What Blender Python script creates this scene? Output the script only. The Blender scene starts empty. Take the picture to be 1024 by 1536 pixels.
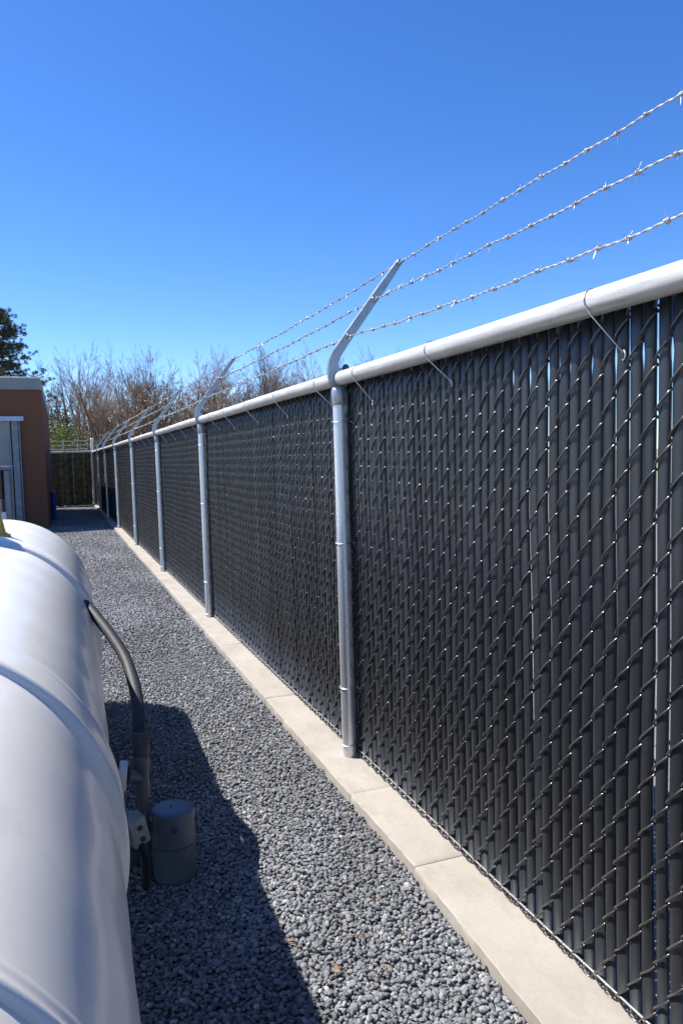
import bpy, math, random
import numpy as np
from mathutils import Vector, Matrix
rnd = random.Random(7)
rng = np.random.default_rng(11)
scene = bpy.context.scene
C = scene.collection
PI = math.pi

# ------------------------------------------------------------------ helpers
def np_mesh(name, V, quads=None, tris=None, mat=None, smooth=False, colors=None, parent=None, link=True):
    me = bpy.data.meshes.new(name)
    V = np.asarray(V, dtype=np.float32).reshape(-1, 3)
    parts = []; sizes = []
    if quads is not None and len(quads):
        q = np.asarray(quads, dtype=np.int32).reshape(-1, 4); parts.append(q.ravel()); sizes.append(np.full(len(q), 4, np.int32))
    if tris is not None and len(tris):
        t = np.asarray(tris, dtype=np.int32).reshape(-1, 3); parts.append(t.ravel()); sizes.append(np.full(len(t), 3, np.int32))
    loops = np.concatenate(parts); sizes = np.concatenate(sizes)
    starts = np.concatenate([[0], np.cumsum(sizes)[:-1]]).astype(np.int32)
    me.vertices.add(len(V)); me.vertices.foreach_set('co', V.ravel())
    me.loops.add(len(loops)); me.loops.foreach_set('vertex_index', loops)
    me.polygons.add(len(sizes)); me.polygons.foreach_set('loop_start', starts); me.polygons.foreach_set('loop_total', sizes)
    me.polygons.foreach_set('use_smooth', np.full(len(sizes), smooth, dtype=bool))
    me.update(calc_edges=True); me.validate()
    if colors is not None:
        a = me.color_attributes.new('tint', 'FLOAT_COLOR', 'POINT')
        c = np.ones((len(V), 4), np.float32); c[:, :3] = colors
        a.data.foreach_set('color', c.ravel())
    if mat: me.materials.append(mat)
    o = bpy.data.objects.new(name, me)
    if link: C.objects.link(o)
    if parent: o.parent = parent
    return o

class MB:
    """small mesh collector"""
    def __init__(s): s.v = []; s.f = []
    def add(s, vs, fs):
        b = len(s.v); s.v += [tuple(v) for v in vs]; s.f += [tuple(i + b for i in f) for f in fs]
    def box(s, x0, x1, y0, y1, z0, z1, M=None, bev=0.0):
        if bev <= 0:
            vs = [(x, y, z) for x in (x0, x1) for y in (y0, y1) for z in (z0, z1)]
            fs = [(0,1,3,2),(4,6,7,5),(0,4,5,1),(2,3,7,6),(0,2,6,4),(1,5,7,3)]
        else:
            import bmesh
            bm = bmesh.new(); bmesh.ops.create_cube(bm, size=1)
            for v in bm.verts:
                v.co = Vector(((x0+x1)/2+v.co.x*(x1-x0), (y0+y1)/2+v.co.y*(y1-y0), (z0+z1)/2+v.co.z*(z1-z0)))
            bmesh.ops.bevel(bm, geom=bm.edges[:], offset=bev, segments=2, profile=.5, affect='EDGES')
            bm.verts.index_update()
            vs = [v.co.copy() for v in bm.verts]; fs = [[v.index for v in f.verts] for f in bm.faces]; bm.free()
        if M: vs = [M @ Vector(v) for v in vs]
        s.add(vs, fs)
    def tube(s, pts, r, n=12, caps=True, closed=False):
        pts = [Vector(p) for p in pts]; k = len(pts)
        rs = r if isinstance(r, (list, tuple)) else [r]*k
        tans = []
        for i in range(k):
            if closed: t = pts[(i+1) % k]-pts[i-1]
            else: t = pts[min(i+1, k-1)]-pts[max(i-1, 0)]
            tans.append(t.normalized())
        ref = Vector((0, 0, 1)) if abs(tans[0].z) < .9 else Vector((1, 0, 0))
        nrm = (ref-tans[0]*ref.dot(tans[0])).normalized()
        vs = []
        for i in range(k):
            nrm = (nrm-tans[i]*nrm.dot(tans[i])).normalized(); b = tans[i].cross(nrm)
            for j in range(n):
                a = 2*PI*j/n; vs.append(pts[i]+(nrm*math.cos(a)+b*math.sin(a))*rs[i])
        fs = []
        for i in range(k if closed else k-1):
            i2 = (i+1) % k
            for j in range(n): fs.append((i*n+j, i*n+(j+1) % n, i2*n+(j+1) % n, i2*n+j))
        if caps and not closed: fs.append(tuple(range(n))[::-1]); fs.append(tuple((k-1)*n+j for j in range(n)))
        s.add(vs, fs)
    def lathe(s, prof, n=32, M=None):
        """prof: (r,z) bottom to top around z"""
        vs = []; fs = []
        for r, z in prof:
            for j in range(n):
                a = 2*PI*j/n; vs.append(Vector((r*math.cos(a), r*math.sin(a), z)))
        for i in range(len(prof)-1):
            for j in range(n): fs.append((i*n+j, i*n+(j+1) % n, (i+1)*n+(j+1) % n, (i+1)*n+j))
        if prof[0][0] > 1e-6: fs.append(tuple(range(n))[::-1])
        if prof[-1][0] > 1e-6: fs.append(tuple((len(prof)-1)*n+j for j in range(n)))
        if M: vs = [M @ v for v in vs]
        s.add(vs, fs)
    def build(s, name, mat, parent=None, smooth=False, angle=35):
        me = bpy.data.meshes.new(name); me.from_pydata(s.v, [], s.f); me.validate(); me.update()
        if mat: me.materials.append(mat)
        o = bpy.data.objects.new(name, me); C.objects.link(o)
        if parent: o.parent = parent
        if smooth:
            me.polygons.foreach_set('use_smooth', [True]*len(me.polygons))
            me.set_sharp_from_angle(angle=math.radians(angle))
        return o

def tag(o, label=None, cat=None, group=None, kind=None):
    if label: o['label'] = label
    if cat: o['category'] = cat
    if group: o['group'] = group
    if kind: o['kind'] = kind
    return o
def thing(name, label, cat, loc=(0, 0, 0), group=None):
    o = bpy.data.objects.new(name, None); C.objects.link(o); o.location = loc; o.empty_display_size = .1
    return tag(o, label, cat, group)

def tubes_np(P, r, n):
    """P (N,K,3) same-length polylines -> verts, quads"""
    N, K, _ = P.shape
    T = np.empty_like(P); T[:, 1:-1] = P[:, 2:]-P[:, :-2]; T[:, 0] = P[:, 1]-P[:, 0]; T[:, -1] = P[:, -1]-P[:, -2]
    T /= np.linalg.norm(T, axis=2, keepdims=True)+1e-12
    ref = np.tile(np.array([1., .13, .07]), (N, 1))
    nr = ref-T[:, 0]*(ref*T[:, 0]).sum(1, keepdims=True); nr /= np.linalg.norm(nr, axis=1, keepdims=True)
    a = np.arange(n)*2*PI/n; ca, sa = np.cos(a), np.sin(a)
    V = np.empty((N, K, n, 3))
    R = np.broadcast_to(np.asarray(r, dtype=float), (N, K)) if np.ndim(r) else np.full((N, K), r)
    for i in range(K):
        nr = nr-T[:, i]*(nr*T[:, i]).sum(1, keepdims=True); nr /= np.linalg.norm(nr, axis=1, keepdims=True)+1e-12
        b = np.cross(T[:, i], nr)
        V[:, i] = P[:, i, None]+(nr[:, None]*ca[None, :, None]+b[:, None]*sa[None, :, None])*R[:, i, None, None]
    base = (np.arange(N)*K*n)[:, None, None]; ii = (np.arange(K-1)*n)[None, :, None]; j = np.arange(n)[None, None, :]; j2 = (j+1) % n
    F = np.stack([base+ii+j, base+ii+j2, base+ii+n+j2, base+ii+n+j], -1).reshape(-1, 4)
    return V.reshape(-1, 3), F

def segs_mesh(name, segs, n, mat, parent=None, link=True):
    A = np.array([[s[0], s[1]] for s in segs], dtype=float); R = np.array([[s[2], s[3]] for s in segs], dtype=float)
    V, F = tubes_np(A, R, n)
    return np_mesh(name, V, quads=F, mat=mat, smooth=True, parent=parent, link=link)

# ------------------------------------------------------------------ materials
def mat(name, base=(.5, .5, .5), rough=.5, metal=0.0, spec=.5, coat=0.0):
    m = bpy.data.materials.new(name); m.use_nodes = True
    b = m.node_tree.nodes['Principled BSDF']
    b.inputs['Base Color'].default_value = (*base, 1); b.inputs['Roughness'].default_value = rough
    b.inputs['Metallic'].default_value = metal; b.inputs['Specular IOR Level'].default_value = spec
    b.inputs['Coat Weight'].default_value = coat; b.inputs['Coat Roughness'].default_value = .12
    return m
class NT:
    def __init__(s, m): s.t = m.node_tree; s.b = s.t.nodes.get('Principled BSDF')
    def n(s, typ, **kw):
        x = s.t.nodes.new(typ)
        for k, v in kw.items():
            if k in x.inputs.keys(): x.inputs[k].default_value = v
            else: setattr(x, k, v)
        return x
    def l(s, a, b): s.t.links.new(a, b)
    def coord(s, scale=(1, 1, 1), kind='Object'):
        tc = s.n('ShaderNodeTexCoord'); mp = s.n('ShaderNodeMapping'); mp.inputs['Scale'].default_value = scale
        s.l(tc.outputs[kind], mp.inputs['Vector']); return mp.outputs['Vector']
    def noise(s, vec, scale, detail=5, rough=.55):
        x = s.n('ShaderNodeTexNoise'); x.inputs['Scale'].default_value = scale; x.inputs['Detail'].default_value = detail; x.inputs['Roughness'].default_value = rough
        s.l(vec, x.inputs['Vector']); return x.outputs['Fac']
    def ramp(s, fac, stops):
        r = s.n('ShaderNodeValToRGB'); e = r.color_ramp.elements
        while len(e) < len(stops): e.new(.5)
        for i, (p, c) in enumerate(stops):
            e[i].position = p; e[i].color = (*c, 1) if len(c) == 3 else c
        s.l(fac, r.inputs['Fac']); return r.outputs['Color']
    def mix(s, fac, a, b, blend='MIX'):
        x = s.n('ShaderNodeMix', data_type='RGBA', blend_type=blend)
        for sock, val in ((x.inputs[0], fac), (x.inputs[6], a), (x.inputs[7], b)):
            if hasattr(val, 'node'): s.l(val, sock)
            elif isinstance(val, (int, float)): sock.default_value = val
            else: sock.default_value = (*val, 1)
        return x.outputs[2]
    def bump(s, h, strength=.3, dist=.01, prev=None):
        x = s.n('ShaderNodeBump'); x.inputs['Strength'].default_value = strength; x.inputs['Distance'].default_value = dist
        s.l(h, x.inputs['Height'])
        if prev is not None: s.l(prev, x.inputs['Normal'])
        s.l(x.outputs['Normal'], s.b.inputs['Normal']); return x.outputs['Normal']
def g(v): return (v, v, v)

# galvanised steel
def galv(name, base, rough, streak=(1, 1, 1), metal=.85):
    m = mat(name, base, rough, metal); t = NT(m)
    v = t.coord(streak); f = t.noise(v, 6, 6, .6)
    c = t.ramp(f, [(.3, tuple(x*.78 for x in base)), (.7, tuple(min(1, x*1.12) for x in base))])
    v2 = t.coord((1, 1, 1)); sp = t.noise(v2, 55, 3, .5)
    c2 = t.mix(t.ramp(sp, [(.62, g(0)), (.74, g(.5))]), c, tuple(x*.62 for x in base))
    t.l(c2, t.b.inputs['Base Color'])
    rr = t.n('ShaderNodeMapRange'); rr.inputs['To Min'].default_value = rough-.1; rr.inputs['To Max'].default_value = rough+.14
    t.l(f, rr.inputs['Value']); t.l(rr.outputs['Result'], t.b.inputs['Roughness'])
    t.bump(sp, .12, .002)
    return m
M_rail = galv('rail_galvanised', (.62, .595, .55), .42, (12, .8, 12), .45)
M_post = galv('post_galvanised', (.68, .70, .71), .36, (14, 14, .7), .75)
M_arm = galv('arm_steel', (.36, .39, .42), .40, (8, 8, 3), .8)
M_barb = mat('barbed_wire', (.50, .50, .50), .38, .7)
M_tie = galv('tie_wire', (.55, .56, .57), .4, (20, 20, 20), .9)
M_tens = galv('tension_wire', (.30, .29, .28), .45, (20, 20, 20), .8)
# black vinyl wire
M_wire = mat('black_vinyl_wire', (.020, .020, .021), .24, 0, .9)
t = NT(M_wire); f = t.noise(t.coord(), 14, 4); t.l(t.ramp(f, [(.35, (.024, .024, .026)), (.7, (.075, .072, .066))]), t.b.inputs['Base Color'])
# slats
M_slat = mat('black_plastic_slat', (.03, .032, .036), .40, 0, .5)
t = NT(M_slat)
at = t.n('ShaderNodeVertexColor'); at.layer_name = 'tint'
f = t.noise(t.coord((30, 30, .7)), 2.0, 5, .6)
c = t.mix(1.0, at.outputs['Color'], t.ramp(f, [(.3, g(.75)), (.7, g(1.25))]), 'MULTIPLY')
du = t.noise(t.coord((3, 3, 1.2)), 2.2, 6, .65)      # dust film
dm = t.ramp(du, [(.50, g(0)), (.78, g(.12))])
t.l(t.mix(dm, c, (.07, .066, .06)), t.b.inputs['Base Color'])
rr = t.n('ShaderNodeMapRange'); rr.inputs['To Min'].default_value = .30; rr.inputs['To Max'].default_value = .50; t.l(f, rr.inputs['Value']); t.l(rr.outputs['Result'], t.b.inputs['Roughness'])
t.bump(t.noise(t.coord((140, 140, 2)), 1.0, 3), .12, .002)
# far fence slats
M_slat_far = mat('olive_slat', (.05, .05, .03), .6)
t = NT(M_slat_far)
f = t.noise(t.coord((1.2, 1, 1.2)), 8, 5, .85); at = t.n('ShaderNodeVertexColor'); at.layer_name = 'tint'
t.l(t.mix(1, at.outputs['Color'], t.ramp(f, [(.42, (.35, .38, .4)), (.58, (2.0, 1.9, 1.3))]), 'MULTIPLY'), t.b.inputs['Base Color'])
# concrete
M_conc = mat('concrete', (.5, .43, .34), .85, 0, .3)
t = NT(M_conc); v = t.coord()
a_ = t.noise(v, 2.2, 6, .6); b_ = t.noise(v, 55, 4, .6); c_ = t.noise(v, 320, 2, .5)
c = t.ramp(a_, [(.3, (.305, .278, .240)), (.7, (.375, .347, .305))])
c = t.mix(t.ramp(b_, [(.52, g(0)), (.70, g(.35))]), c, (.30, .245, .185))
c = t.mix(t.ramp(c_, [(.58, g(0)), (.70, g(.55))]), c, (.22, .185, .15))
s_ = t.noise(t.coord((1, .35, 1)), 7, 5, .7)
c = t.mix(t.ramp(s_, [(.60, g(0)), (.75, g(.30))]), c, (.28, .20, .125))
bl = t.noise(t.coord((2.2, 1.1, 1)), 3.1, 7, .72); c = t.mix(t.ramp(bl, [(.48, g(0)), (.64, g(.42))]), c, (.235, .205, .17))
t.l(c, t.b.inputs['Base Color']); n1 = t.bump(b_, .25, .004); t.bump(c_, .35, .0015, n1)
# gravel stones
M_stone = mat('gravel_stone', (.2, .2, .2), .72, 0, .35)
t = NT(M_stone); at = t.n('ShaderNodeVertexColor'); at.layer_name = 'tint'
f = t.noise(t.coord(), 130, 4, .6)
t.l(t.mix(1, at.outputs['Color'], t.ramp(f, [(.3, g(.72)), (.7, g(1.3))]), 'MULTIPLY'), t.b.inputs['Base Color']); t.bump(f, .35, .002)
M_bed = mat('gravel_bed', (.09, .09, .095), .9)
t = NT(M_bed); v = t.coord()
vo = t.n('ShaderNodeTexVoronoi'); vo.inputs['Scale'].default_value = 42; t.l(v, vo.inputs['Vector'])
sx = t.n('ShaderNodeSeparateColor'); t.l(vo.outputs['Color'], sx.inputs['Color'])
c = t.ramp(sx.outputs['Red'], [(0, (.045, .047, .05)), (.5, (.10, .103, .11)), (1, (.17, .17, .17))])
t.l(c, t.b.inputs['Base Color'])
iv = t.n('ShaderNodeMath', operation='SUBTRACT'); iv.inputs[0].default_value = 1; t.l(vo.outputs['Distance'], iv.inputs[1]); t.bump(iv.outputs[0], .9, .012)
# ground beyond
M_ground = mat('dry_ground', (.25, .22, .15), .95)
t = NT(M_ground); v = t.coord()
t.l(t.mix(t.noise(v, 1.8, 6, .7), t.ramp(t.noise(v, .12, 5), [(.35, (.20, .17, .10)), (.65, (.13, .15, .06))]), (.27, .23, .15)), t.b.inputs['Base Color']); t.bump(t.noise(v, 8, 5), .4, .05)
M_yard = mat('pale_yard', (.42, .40, .37), .9)
t = NT(M_yard); v = t.coord(); t.l(t.ramp(t.noise(v, 3, 7, .7), [(.3, (.13, .13, .13)), (.7, (.21, .20, .19))]), t.b.inputs['Base Color'])
# tank paint
M_tank = mat('white_tank_paint', (.85, .81, .75), .26, 0, .5, .4)
t = NT(M_tank); v = t.coord()
n0 = t.noise(v, 1.6, 6, .62); st = t.noise(t.coord((9, 3.5, 1.2)), 1.5, 6, .7); sc = t.noise(t.coord((4, 1, 4)), 9, 6, .75)
c = t.ramp(n0, [(.3, (.84, .80, .71)), (.7, (.89, .85, .76))])
c = t.mix(t.ramp(st, [(.54, g(0)), (.72, g(.55))]), c, (.64, .62, .58))
c = t.mix(t.ramp(sc, [(.68, g(0)), (.80, g(.45))]), c, (.90, .90, .89))
sp = t.noise(v, 70, 3, .6); c = t.mix(t.ramp(sp, [(.73, g(0)), (.80, g(.5))]), c, (.52, .50, .46))
t.l(c, t.b.inputs['Base Color'])
rr = t.n('ShaderNodeMapRange'); rr.inputs['To Min'].default_value = .22; rr.inputs['To Max'].default_value = .46; t.l(st, rr.inputs['Value']); t.l(rr.outputs['Result'], t.b.inputs['Roughness'])
n1 = t.bump(t.noise(v, 2.6, 2, .4), .14, .010); t.bump(t.noise(v, 260, 2), .05, .001, n1)
def plain(name, base, rough=.5, metal=0, var=.15, sc=12, bump=.1, spec=.5):
    m = mat(name, base, rough, metal, spec); t = NT(m); f = t.noise(t.coord(), sc, 6, .6)
    t.l(t.ramp(f, [(.3, tuple(x*(1-var) for x in base)), (.7, tuple(min(1, x*(1+var)) for x in base))]), t.b.inputs['Base Color'])
    if bump: t.bump(f, bump, .004)
    return m
M_hose = plain('black_hose', (.020, .021, .024), .62, 0, .3, 60, .25)
M_pvc = plain('grey_pvc', (.085, .105, .125), .42, 0, .12, 20, .05)
M_pvc_d = plain('dark_grey_pvc', (.045, .052, .062), .5, 0, .15, 20, .05)
M_steel = plain('zinc_plate', (.45, .46, .47), .4, .5, .15, 30, .1)
M_white = plain('white_plastic', (.72, .73, .74), .4, 0, .08, 10, .05)
M_black = plain('black_rubber', (.015, .015, .016), .7, 0, .2, 20, .1)
M_yel = plain('yellow_paint', (.62, .42, .07), .5, 0, .2, 9, .1)
M_bwall = mat('brown_stucco', (.17, .075, .045), .9, 0, .2)
t = NT(M_bwall); v = t.coord()
c = t.mix(t.ramp(t.noise(v, 1.0, 6, .6), [(.35, g(0)), (.7, g(.6))]), (.190, .088, .052), (.150, .072, .045))
c = t.mix(t.ramp(t.noise(v, 26, 4, .7), [(.6, g(0)), (.75, g(.4))]), c, (.19, .095, .065))
t.l(c, t.b.inputs['Base Color']); t.bump(t.noise(v, 60, 4, .7), .5, .01)
M_cop = plain('grey_coping', (.24, .26, .26), .5, .2, .1, 3, .05)
M_door = plain('grey_panel', (.28, .29, .275), .6, 0, .06, 1.5, .03)
M_frame = plain('weathered_frame', (.20, .225, .26), .45, .3, .25, 8, .1)
M_lint = plain('blue_white_lintel', (.45, .52, .64), .5, 0, .25, 14, .1)
M_blue = plain('blue_plastic', (.02, .06, .30), .45, 0, .15, 6, .05)
M_tan = plain('tan_board', (.40, .34, .28), .7, 0, .12, 4, .05)
M_glass = mat('dark_glass', (.012, .013, .015), .08, 0, .6)
M_bark = plain('grey_bark', (.12, .105, .095), .9, 0, .35, 5, .3)
M_twig = plain('twig_brown', (.20, .155, .12), .9, 0, .4, 1.5, 0)
M_twig2 = plain('twig_red_brown', (.23, .165, .12), .9, 0, .4, 1.5, 0)
M_pbark = plain('pine_bark', (.06, .05, .042), .9, 0, .35, 4, .3)
def leafm(name, a, b, sc=1.3):
    m = mat(name, a, .7, 0, .25); t = NT(m); t.l(t.ramp(t.noise(t.coord(), sc, 4, .7), [(.3, a), (.7, b)]), t.b.inputs['Base Color'])
    t.b.inputs['Transmission Weight'].default_value = 0; return m
M_need = leafm('pine_needles', (.035, .055, .030), (.14, .155, .075), 1.6)
M_dead = leafm('dry_leaves', (.24, .155, .085), (.38, .27, .165), 1.1)
M_yelgr = leafm('yellow_green_leaves', (.10, .14, .03), (.26, .27, .08), 1.5)
M_dkgr = leafm('dark_evergreen', (.025, .038, .018), (.07, .085, .04), 1.5)
M_litter = plain('dead_leaf', (.26, .16, .09), .8, 0, .4, 60, .1)
M_twl = plain('pale_twig', (.35, .22, .15), .8, 0, .3, 60, .1)

# ------------------------------------------------------------------ measured layout (from the camera solve)
CAMZ = 1.575
FX = 1.334                      # fence post line
RZ = 1.951                      # centre of top rail
KT = .05                        # top of kerb
PY = [-4.2, -.15, 3.553, 7.314, 10.652, 14.289, 18.258, 22.111, 25.566]
CY = 29.45                      # corner with the far fence
SX = 1.3855                     # plane of slats

# ------------------------------------------------------------------ ground, bed, kerb
def sheet(name, x0, x1, y0, y1, z, m, sub=1, kind='structure'):
    V = [(x0, y0, z), (x1, y0, z), (x1, y1, z), (x0, y1, z)]
    o = np_mesh(name, V, quads=[(0, 1, 2, 3)], mat=m); o['kind'] = kind; return o
sheet('ground', -400, 400, -300, 500, -.03, M_ground)
sheet('yard', 1.55, 34, -30, 36, -.012, M_yard)
bed = sheet('gravel_path', -4.5, 1.24, -6, CY+.3, .0, M_bed)
# kerb: sections with joints and a slightly ragged front edge
mb = MB()
def kx(y): return 1.132+.038*min(1, max(0, (y-1.5)/1.0))+.0038*max(0, y-3)
joints = [-6, -2.2, -.6, 1.05, 2.47, 3.13, 4.63, 6.1, 7.6, 9.1, 10.6, 12.1, 13.6, 15.1, 16.6, 18.1, 19.6, 21.1, 22.6, 24.1, 25.6, 27.1, CY+.15]
for k in range(len(joints)-1):
    a, b = joints[k]+.0015, joints[k+1]-.0015
    ys = [a, a+.006]; n = max(3, int((b-a)/(.035 if a < 8 else .2)))
    ys += [a+.006+(b-a-.012)*i/n for i in range(1, n)]+[b-.006, b]
    dz = rnd.uniform(-.0015, .0015)
    vs = []; fs = []
    for i, y in enumerate(ys):
        edge = .006 if i in (0, len(ys)-1) else 0
        w = rnd.uniform(-.0025, .0025); x = kx(y)+w
        prof = [(x+edge*.4, -.06), (x+.001+rnd.uniform(-.002, .002)+edge*.4, KT*.5), (x+.0015+edge*.4, KT-.004+dz-edge*.3), (x+.0045+edge*.3, KT-.001+dz-edge*.5), (x+.02, KT+dz-edge*.7), (1.50, KT+dz-edge*.7), (1.50, -.06)]
        vs += [(px, y, pz) for px, pz in prof]
    m_ = 7
    for i in range(len(ys)-1):
        for j in range(m_-1): fs.append((i*m_+j, i*m_+j+1, (i+1)*m_+j+1, (i+1)*m_+j))
    fs.append(tuple(range(m_))[::-1]); fs.append(tuple((len(ys)-1)*m_+j for j in range(m_)))
    mb.add(vs, fs)
kb = mb.build('kerb', M_conc, smooth=True, angle=40); kb['kind'] = 'structure'

# ------------------------------------------------------------------ gravel stones (stuff)
def ico(sub):
    import bmesh
    bm = bmesh.new(); bmesh.ops.create_icosphere(bm, subdivisions=sub, radius=1); bm.verts.index_update()
    V = np.array([v.co[:] for v in bm.verts]); F = np.array([[v.index for v in f.verts] for f in bm.faces]); bm.free(); return V, F
def stones(x0, x1, y0, y1, step, size, sub, layers, jitz=.006, keep=None):
    V0, F0 = ico(sub); nv = len(V0)
    NVAR = 48; var = []
    for k in range(NVAR):
        # support planes cut the ball into an angular pebble
        d = rng.normal(size=(9, 3)); d /= np.linalg.norm(d, axis=1, keepdims=True); h = rng.uniform(.62, .95, 9)
        P = V0.copy()
        for dd, hh in zip(d, h):
            s = P @ dd; over = np.maximum(s-hh, 0); P = P-over[:, None]*dd*.92
        P *= (1+rng.normal(0, .035, (nv, 1)))*np.array([1.0, rng.uniform(.62, .9), rng.uniform(.42, .68)])
        var.append(P)
    var = np.array(var)
    pts = []
    for L in range(layers):
        ys = np.arange(y0, y1, step*.87)
        for r_, y in enumerate(ys):
            xs = np.arange(x0+(r_ % 2)*step/2+L*step*.37, x1, step)
            p = np.stack([xs, np.full_like(xs, y), np.full_like(xs, L*size*.55)], 1); pts.append(p)
    P = np.concatenate(pts); P[:, :2] += rng.uniform(-.42, .42, (len(P), 2))*step; P[:, 2] += rng.uniform(-jitz, jitz, len(P))+.002
    lim = kxv(P[:, 1])-size*.45; m = P[:, 0] < lim
    if keep is not None: m &= keep(P)
    P = P[m]
    n = len(P); vi = rng.integers(0, NVAR, n); S = size*.62*np.exp(rng.normal(0, .24, n)); S = np.minimum(S, size*1.05)
    az = rng.uniform(0, 2*PI, n); tx = rng.normal(0, .38, n); ty = rng.normal(0, .38, n)
    ca, sa = np.cos(az), np.sin(az); Z = np.zeros(n); O = np.ones(n)
    Rz = np.stack([ca, -sa, Z, sa, ca, Z, Z, Z, O], 1).reshape(n, 3, 3)
    Rx = np.stack([O, Z, Z, Z, np.cos(tx), -np.sin(tx), Z, np.sin(tx), np.cos(tx)], 1).reshape(n, 3, 3)
    Ry = np.stack([np.cos(ty), Z, np.sin(ty), Z, O, Z, -np.sin(ty), Z, np.cos(ty)], 1).reshape(n, 3, 3)
    R = Rx @ Ry @ Rz
    V = np.einsum('nij,nkj->nki', R, var[vi]*S[:, None, None])+P[:, None]
    F = (F0[None]+(np.arange(n)*nv)[:, None, None]).reshape(-1, 3)
    patch = .10*np.sin(P[:, 0]*5.1+np.sin(P[:, 1]*1.3)*2)+.09*np.sin(P[:, 1]*2.3+P[:, 0]*3)+.06*np.sin(P[:, 1]*7.7-P[:, 0]*9)
    v = np.exp(rng.normal(math.log(.170), .23, n)+patch); col = np.stack([v*.97, v*1.0, v*1.05], 1)
    u = rng.random(n)
    w = u < .012; col[w] = np.stack([v[w]*2.0, v[w]*1.95, v[w]*1.85], 1)
    w = (u > .02) & (u < .025); col[w] = np.stack([v[w]*1.5, v[w]*1.15, v[w]*.9], 1)
    col = np.clip(col, .03, .42)
    return V.reshape(-1, 3), F, np.repeat(col, nv, axis=0)
def kxv(y): return 1.132+.038*np.clip((y-1.5)/1.0, 0, 1)+.0038*np.maximum(0, y-3)
chunks = [stones(-.15, 1.2, .9, 3.4, .0168, .0152, 2, 2),
          stones(-.25, 1.2, 3.4, 6.2, .0185, .0165, 1, 2),
          stones(-.3, 1.24, 6.2, 12, .024, .021, 1, 2),
          stones(-.3, 1.3, 12, CY+.1, .034, .028, 1, 1),
          stones(-2.2, -.15, .2, 7, .045, .036, 1, 1)]
Vs = []; Fs = []; Cs = []; off = 0
for V, F, c in chunks:
    Vs.append(V); Fs.append(F+off); Cs.append(c); off += len(V)
gr = np_mesh('gravel', np.concatenate(Vs), tris=np.concatenate(Fs), mat=M_stone, colors=np.concatenate(Cs), smooth=False)
tag(gr, 'loose dark grey crushed gravel covering the path between tank and kerb', 'gravel', kind='stuff')

# ------------------------------------------------------------------ the long fence
fence = thing('chain_link_fence', 'long black slatted chain link fence with barbed wire running along the kerb', 'fence', (FX, 0, 0))
def F_(x, y, z): return (x-FX, y, z)          # world to fence-local
# top rail with swaged joints
mb = MB()
ry = [-6]+[y for y in np.arange(-5.5, CY, .5)]+[CY]
mb.tube([F_(FX, y, RZ+.0025*math.sin(y*1.7)) for y in ry], .0345, 28)
mb.build('top_rail', M_rail, fence, True, 60)
# bottom tension wire
mb = MB(); mb.tube([F_(SX-.014, y, KT+.028+.004*math.sin(y*2.3)) for y in np.arange(-6, CY, .15)], .0042, 8)
mb.build('tension_wire', M_tens, fence, True, 80)
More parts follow.
